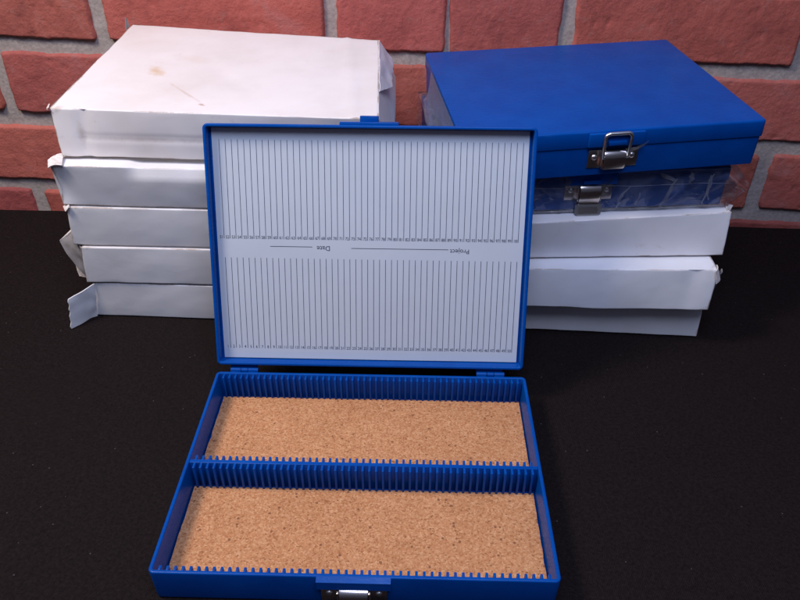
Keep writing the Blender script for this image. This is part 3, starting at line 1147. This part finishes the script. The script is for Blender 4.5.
def cork(x0, x1, y0, y1):
    V, F = [], []
    nx, ny = 70, 24
    for i in range(nx + 1):
        for j in range(ny + 1):
            x = x0 + (x1 - x0) * i / nx
            y = y0 + (y1 - y0) * j / ny
            if i in (0, nx): x += 0.5 * nz((y, x, 0), 7, 43)
            if j in (0, ny): y += 0.4 * nz((x, y, 0), 6, 44)
            V.append((x, y, 4.4 + 0.25 * nz((x, y, 0), 22, 41) + 0.12 * nz((x, y, 0), 6, 42)))
    m = ny + 1
    for i in range(nx):
        for j in range(ny):
            F.append((i * m + j, (i + 1) * m + j, (i + 1) * m + j + 1, i * m + j + 1))
    base = len(V)
    rim = [i * m for i in range(nx + 1)] + [nx * m + j for j in range(1, m)] + [i * m + ny for i in range(nx - 1, -1, -1)] + [j for j in range(ny - 1, 0, -1)]
    for a in rim:
        p = V[a]
        V.append((p[0], p[1], 2.3))
    n = len(rim)
    for i in range(n):
        F.append((rim[i], rim[(i + 1) % n], base + (i + 1) % n, base + i))
    o = link_mesh('cork_liner', V, F, CORK, box, True, ORI)
    smooth_by_angle(o, 50)


cork(-103.3, 103.2, 4.2, 71.8)
cork(-103.2, 103.3, 80.0, 151.2)

# front keeper block and clasp on the base
mb = MB()
V = [(-19.2, 0.2, 23.0), (19.2, 0.2, 23.0), (19.2, -2.4, 21.6), (-19.2, -2.4, 21.6), (-19.2, -2.6, 15.8), (19.2, -2.6, 15.8), (19.2, 0.6, 15.2), (-19.2, 0.6, 15.2)]
mb.add(V, [(0, 1, 2, 3), (3, 2, 5, 4), (4, 5, 6, 7), (0, 3, 4, 7), (1, 6, 5, 2), (0, 7, 6, 1)])
mb.build('latch_block', BLUE, tray, False, ORI)


class Sub:                                     # builds the clasp in the box's own frame
    pass


def shift(o, dx, dy, dz):
    for q in o.data.vertices:
        q.co += Vector((dx, dy, dz)) * S
    for ch in o.children: shift(ch, dx, dy, dz)


before = set(COL.objects)
latch(box, 0.0, 15.4, None, False)
for o in [q for q in COL.objects if q not in before and q.parent == box]:
    shift(o, 0, -78.0, -0.3)

# lid, leaning back on its hinges
TH, G, LH = 0.3366, 5.0, 162.1
LW, LD = 210.6, 8.0
ct, st = math.cos(TH), math.sin(TH)


def L(p):                                      # (x, along the lid, height above the rim plane towards the viewer)
    x, h, zz = p
    return Vector((x - 0.7, BD - 0.4 + st * h - ct * zz, RIM + ct * h + st * zz))


lx = LW / 2
v, f = loops_mesh(-lx, lx, G, G + LH, 3.2, [(1.4, -LD - 1.6), (0.6, -LD - 1.3), (0.2, -LD - 0.6), (0.0, -0.8), (0.15, -0.25), (0.5, 0.0),
                                               (1.6, 0.0), (1.95, -0.25), (2.1, -0.8), (2.4, -LD)], M=L)
lid = link_mesh('lid', v, f, BLUE, box, True, ORI)
smooth_by_angle(lid, 40)
mb = MB()
t_ = G + LH
mb.box(-18.8, 18.2, t_ - 0.6, t_ + 1.9, -9.5, -0.6, 0.4)
mb.box(-6.2, 5.6, t_ + 1.6, t_ + 5.6, -6.8, -3.2, 0.5)
mb.v = [L(p) for p in mb.v]
o = mb.build('keeper', BLUE, lid, False, ORI); smooth_by_angle(o)

for xa, xb in ((-97, -78), (73, 92)):
    mb = MB()
    xm = (xa + xb) / 2
    yy, zz = BD + 1.6, RIM + 0.2
    for a, b in ((xa, xm - 2.6), (xm - 2.2, xm + 2.2), (xm + 2.6, xb)):
        mb.tube([(a, yy, zz), (b, yy, zz)], 1.7, 14)
    mb.box(xa, xm - 2.6, BD - 0.4, yy, zz - 2.2, zz - 0.2, 0.2)
    mb.box(xm + 2.6, xb, BD - 0.4, yy, zz - 2.2, zz - 0.2, 0.2)
    mb2 = MB()
    mb2.box(xa + 0.5, xb - 0.5, 1.5, G + 1.0, -6.0, -3.2, 0.3)
    mb.add([L(p) for p in mb2.v], mb2.f)
    o = mb.build('hinge', BLUE, box, False, ORI); smooth_by_angle(o)

# index card lying loosely inside the lid
def bow(x, h):
    u, v = (x + 102) / 204, (h - 8) / 157
    return 0.9 * math.sin(math.pi * min(1, max(0, v))) * (0.6 + 0.4 * math.cos(2.2 * (u - 0.4))) + 0.35 * nz((x, h, 0), 60, 51) + 0.25


cz0 = -LD + 0.45
V, F = [], []
nx, ny = 60, 46
cx0, cx1, ch0, ch1 = -101.6, 101.4, G + 3.0, G + LH - 2.8
for i in range(nx + 1):
    for j in range(ny + 1):
        x = cx0 + (cx1 - cx0) * i / nx
        h = ch0 + (ch1 - ch0) * j / ny
        V.append(L((x, h, cz0 + bow(x, h))))
m = ny + 1
for i in range(nx):
    for j in range(ny):
        F.append((i * m + j, (i + 1) * m + j, (i + 1) * m + j + 1, i * m + j + 1))
card = link_mesh('index_card', V, F, PAPER, box, True, ORI)
ZI = cz0 + 0.10


def ink_quad(mb, x0, x1, h0, h1):
    n = max(1, int(max(x1 - x0, h1 - h0) / 3))
    for i in range(n):
        a, b = i / n, (i + 1) / n
        if h1 - h0 > x1 - x0:
            q = [(x0, h0 + (h1 - h0) * a), (x1, h0 + (h1 - h0) * a), (x1, h0 + (h1 - h0) * b), (x0, h0 + (h1 - h0) * b)]
        else:
            q = [(x0 + (x1 - x0) * a, h0), (x0 + (x1 - x0) * b, h0), (x0 + (x1 - x0) * b, h1), (x0 + (x1 - x0) * a, h1)]
        mb.add([L((x, h, ZI + bow(x, h))) for x, h in q], [(0, 1, 2, 3)])


mb = MB()
for i in range(50):
    x = -97.0 + 3.975 * i
    w = 0.16
    ink_quad(mb, x - w, x + w, 92.6, 157.0)
    ink_quad(mb, x - w, x + w, 15.2, 79.7)
mb.build('slot_lines', INK, card, False, ORI)
mb = MB()
ink_quad(mb, -66.5, -38.5, 87.5, 87.85)
ink_quad(mb, -12.5, 52.0, 87.0, 87.35)
mb.build('writing_lines', INK, card, False, ORI)


def text_polys(body, size):
    cu = bpy.data.curves.new('lettering', 'FONT')
    cu.body = body
    cu.size = size
    cu.resolution_u = 3
    cu.align_x = 'CENTER'
    cu.align_y = 'CENTER'
    ob = bpy.data.objects.new('lettering', cu)
    COL.objects.link(ob)
    bpy.context.view_layer.update()
    dg = bpy.context.evaluated_depsgraph_get()
    me = bpy.data.meshes.new_from_object(ob.evaluated_get(dg))
    vs = [q.co.copy() for q in me.vertices]
    fs = [tuple(p.vertices) for p in me.polygons]
    bpy.data.objects.remove(ob)
    bpy.data.curves.remove(cu)
    bpy.data.meshes.remove(me)
    return vs, fs


def put_text(mb, body, size, x, h, flip=False, sx=1.0):
    vs, fs = text_polys(body, size)
    s = -1 if flip else 1
    mb.add([L((x + s * q.x * sx, h + s * q.y, ZI + 0.03 + bow(x + s * q.x * sx, h + s * q.y))) for q in vs], fs)


for first, hh in ((51, 93.5), (1, 16.2)):
    mb = MB()
    for i in range(50):
        x = -97.0 + 3.975 * i - 1.75
        put_text(mb, str(first + i), 2.9, x, hh, sx=0.85 if first + i < 100 else 0.6)
    mb.build('slot_numbers', INK, card, False, ORI)
mb = MB()
put_text(mb, 'Date', 4.6, -31.0, 87.0, True)
mb.build('date_heading', INK, card, False, ORI)
mb = MB()
put_text(mb, 'Project', 4.4, 59.5, 86.2, True)
mb.build('project_heading', INK, card, False, ORI)
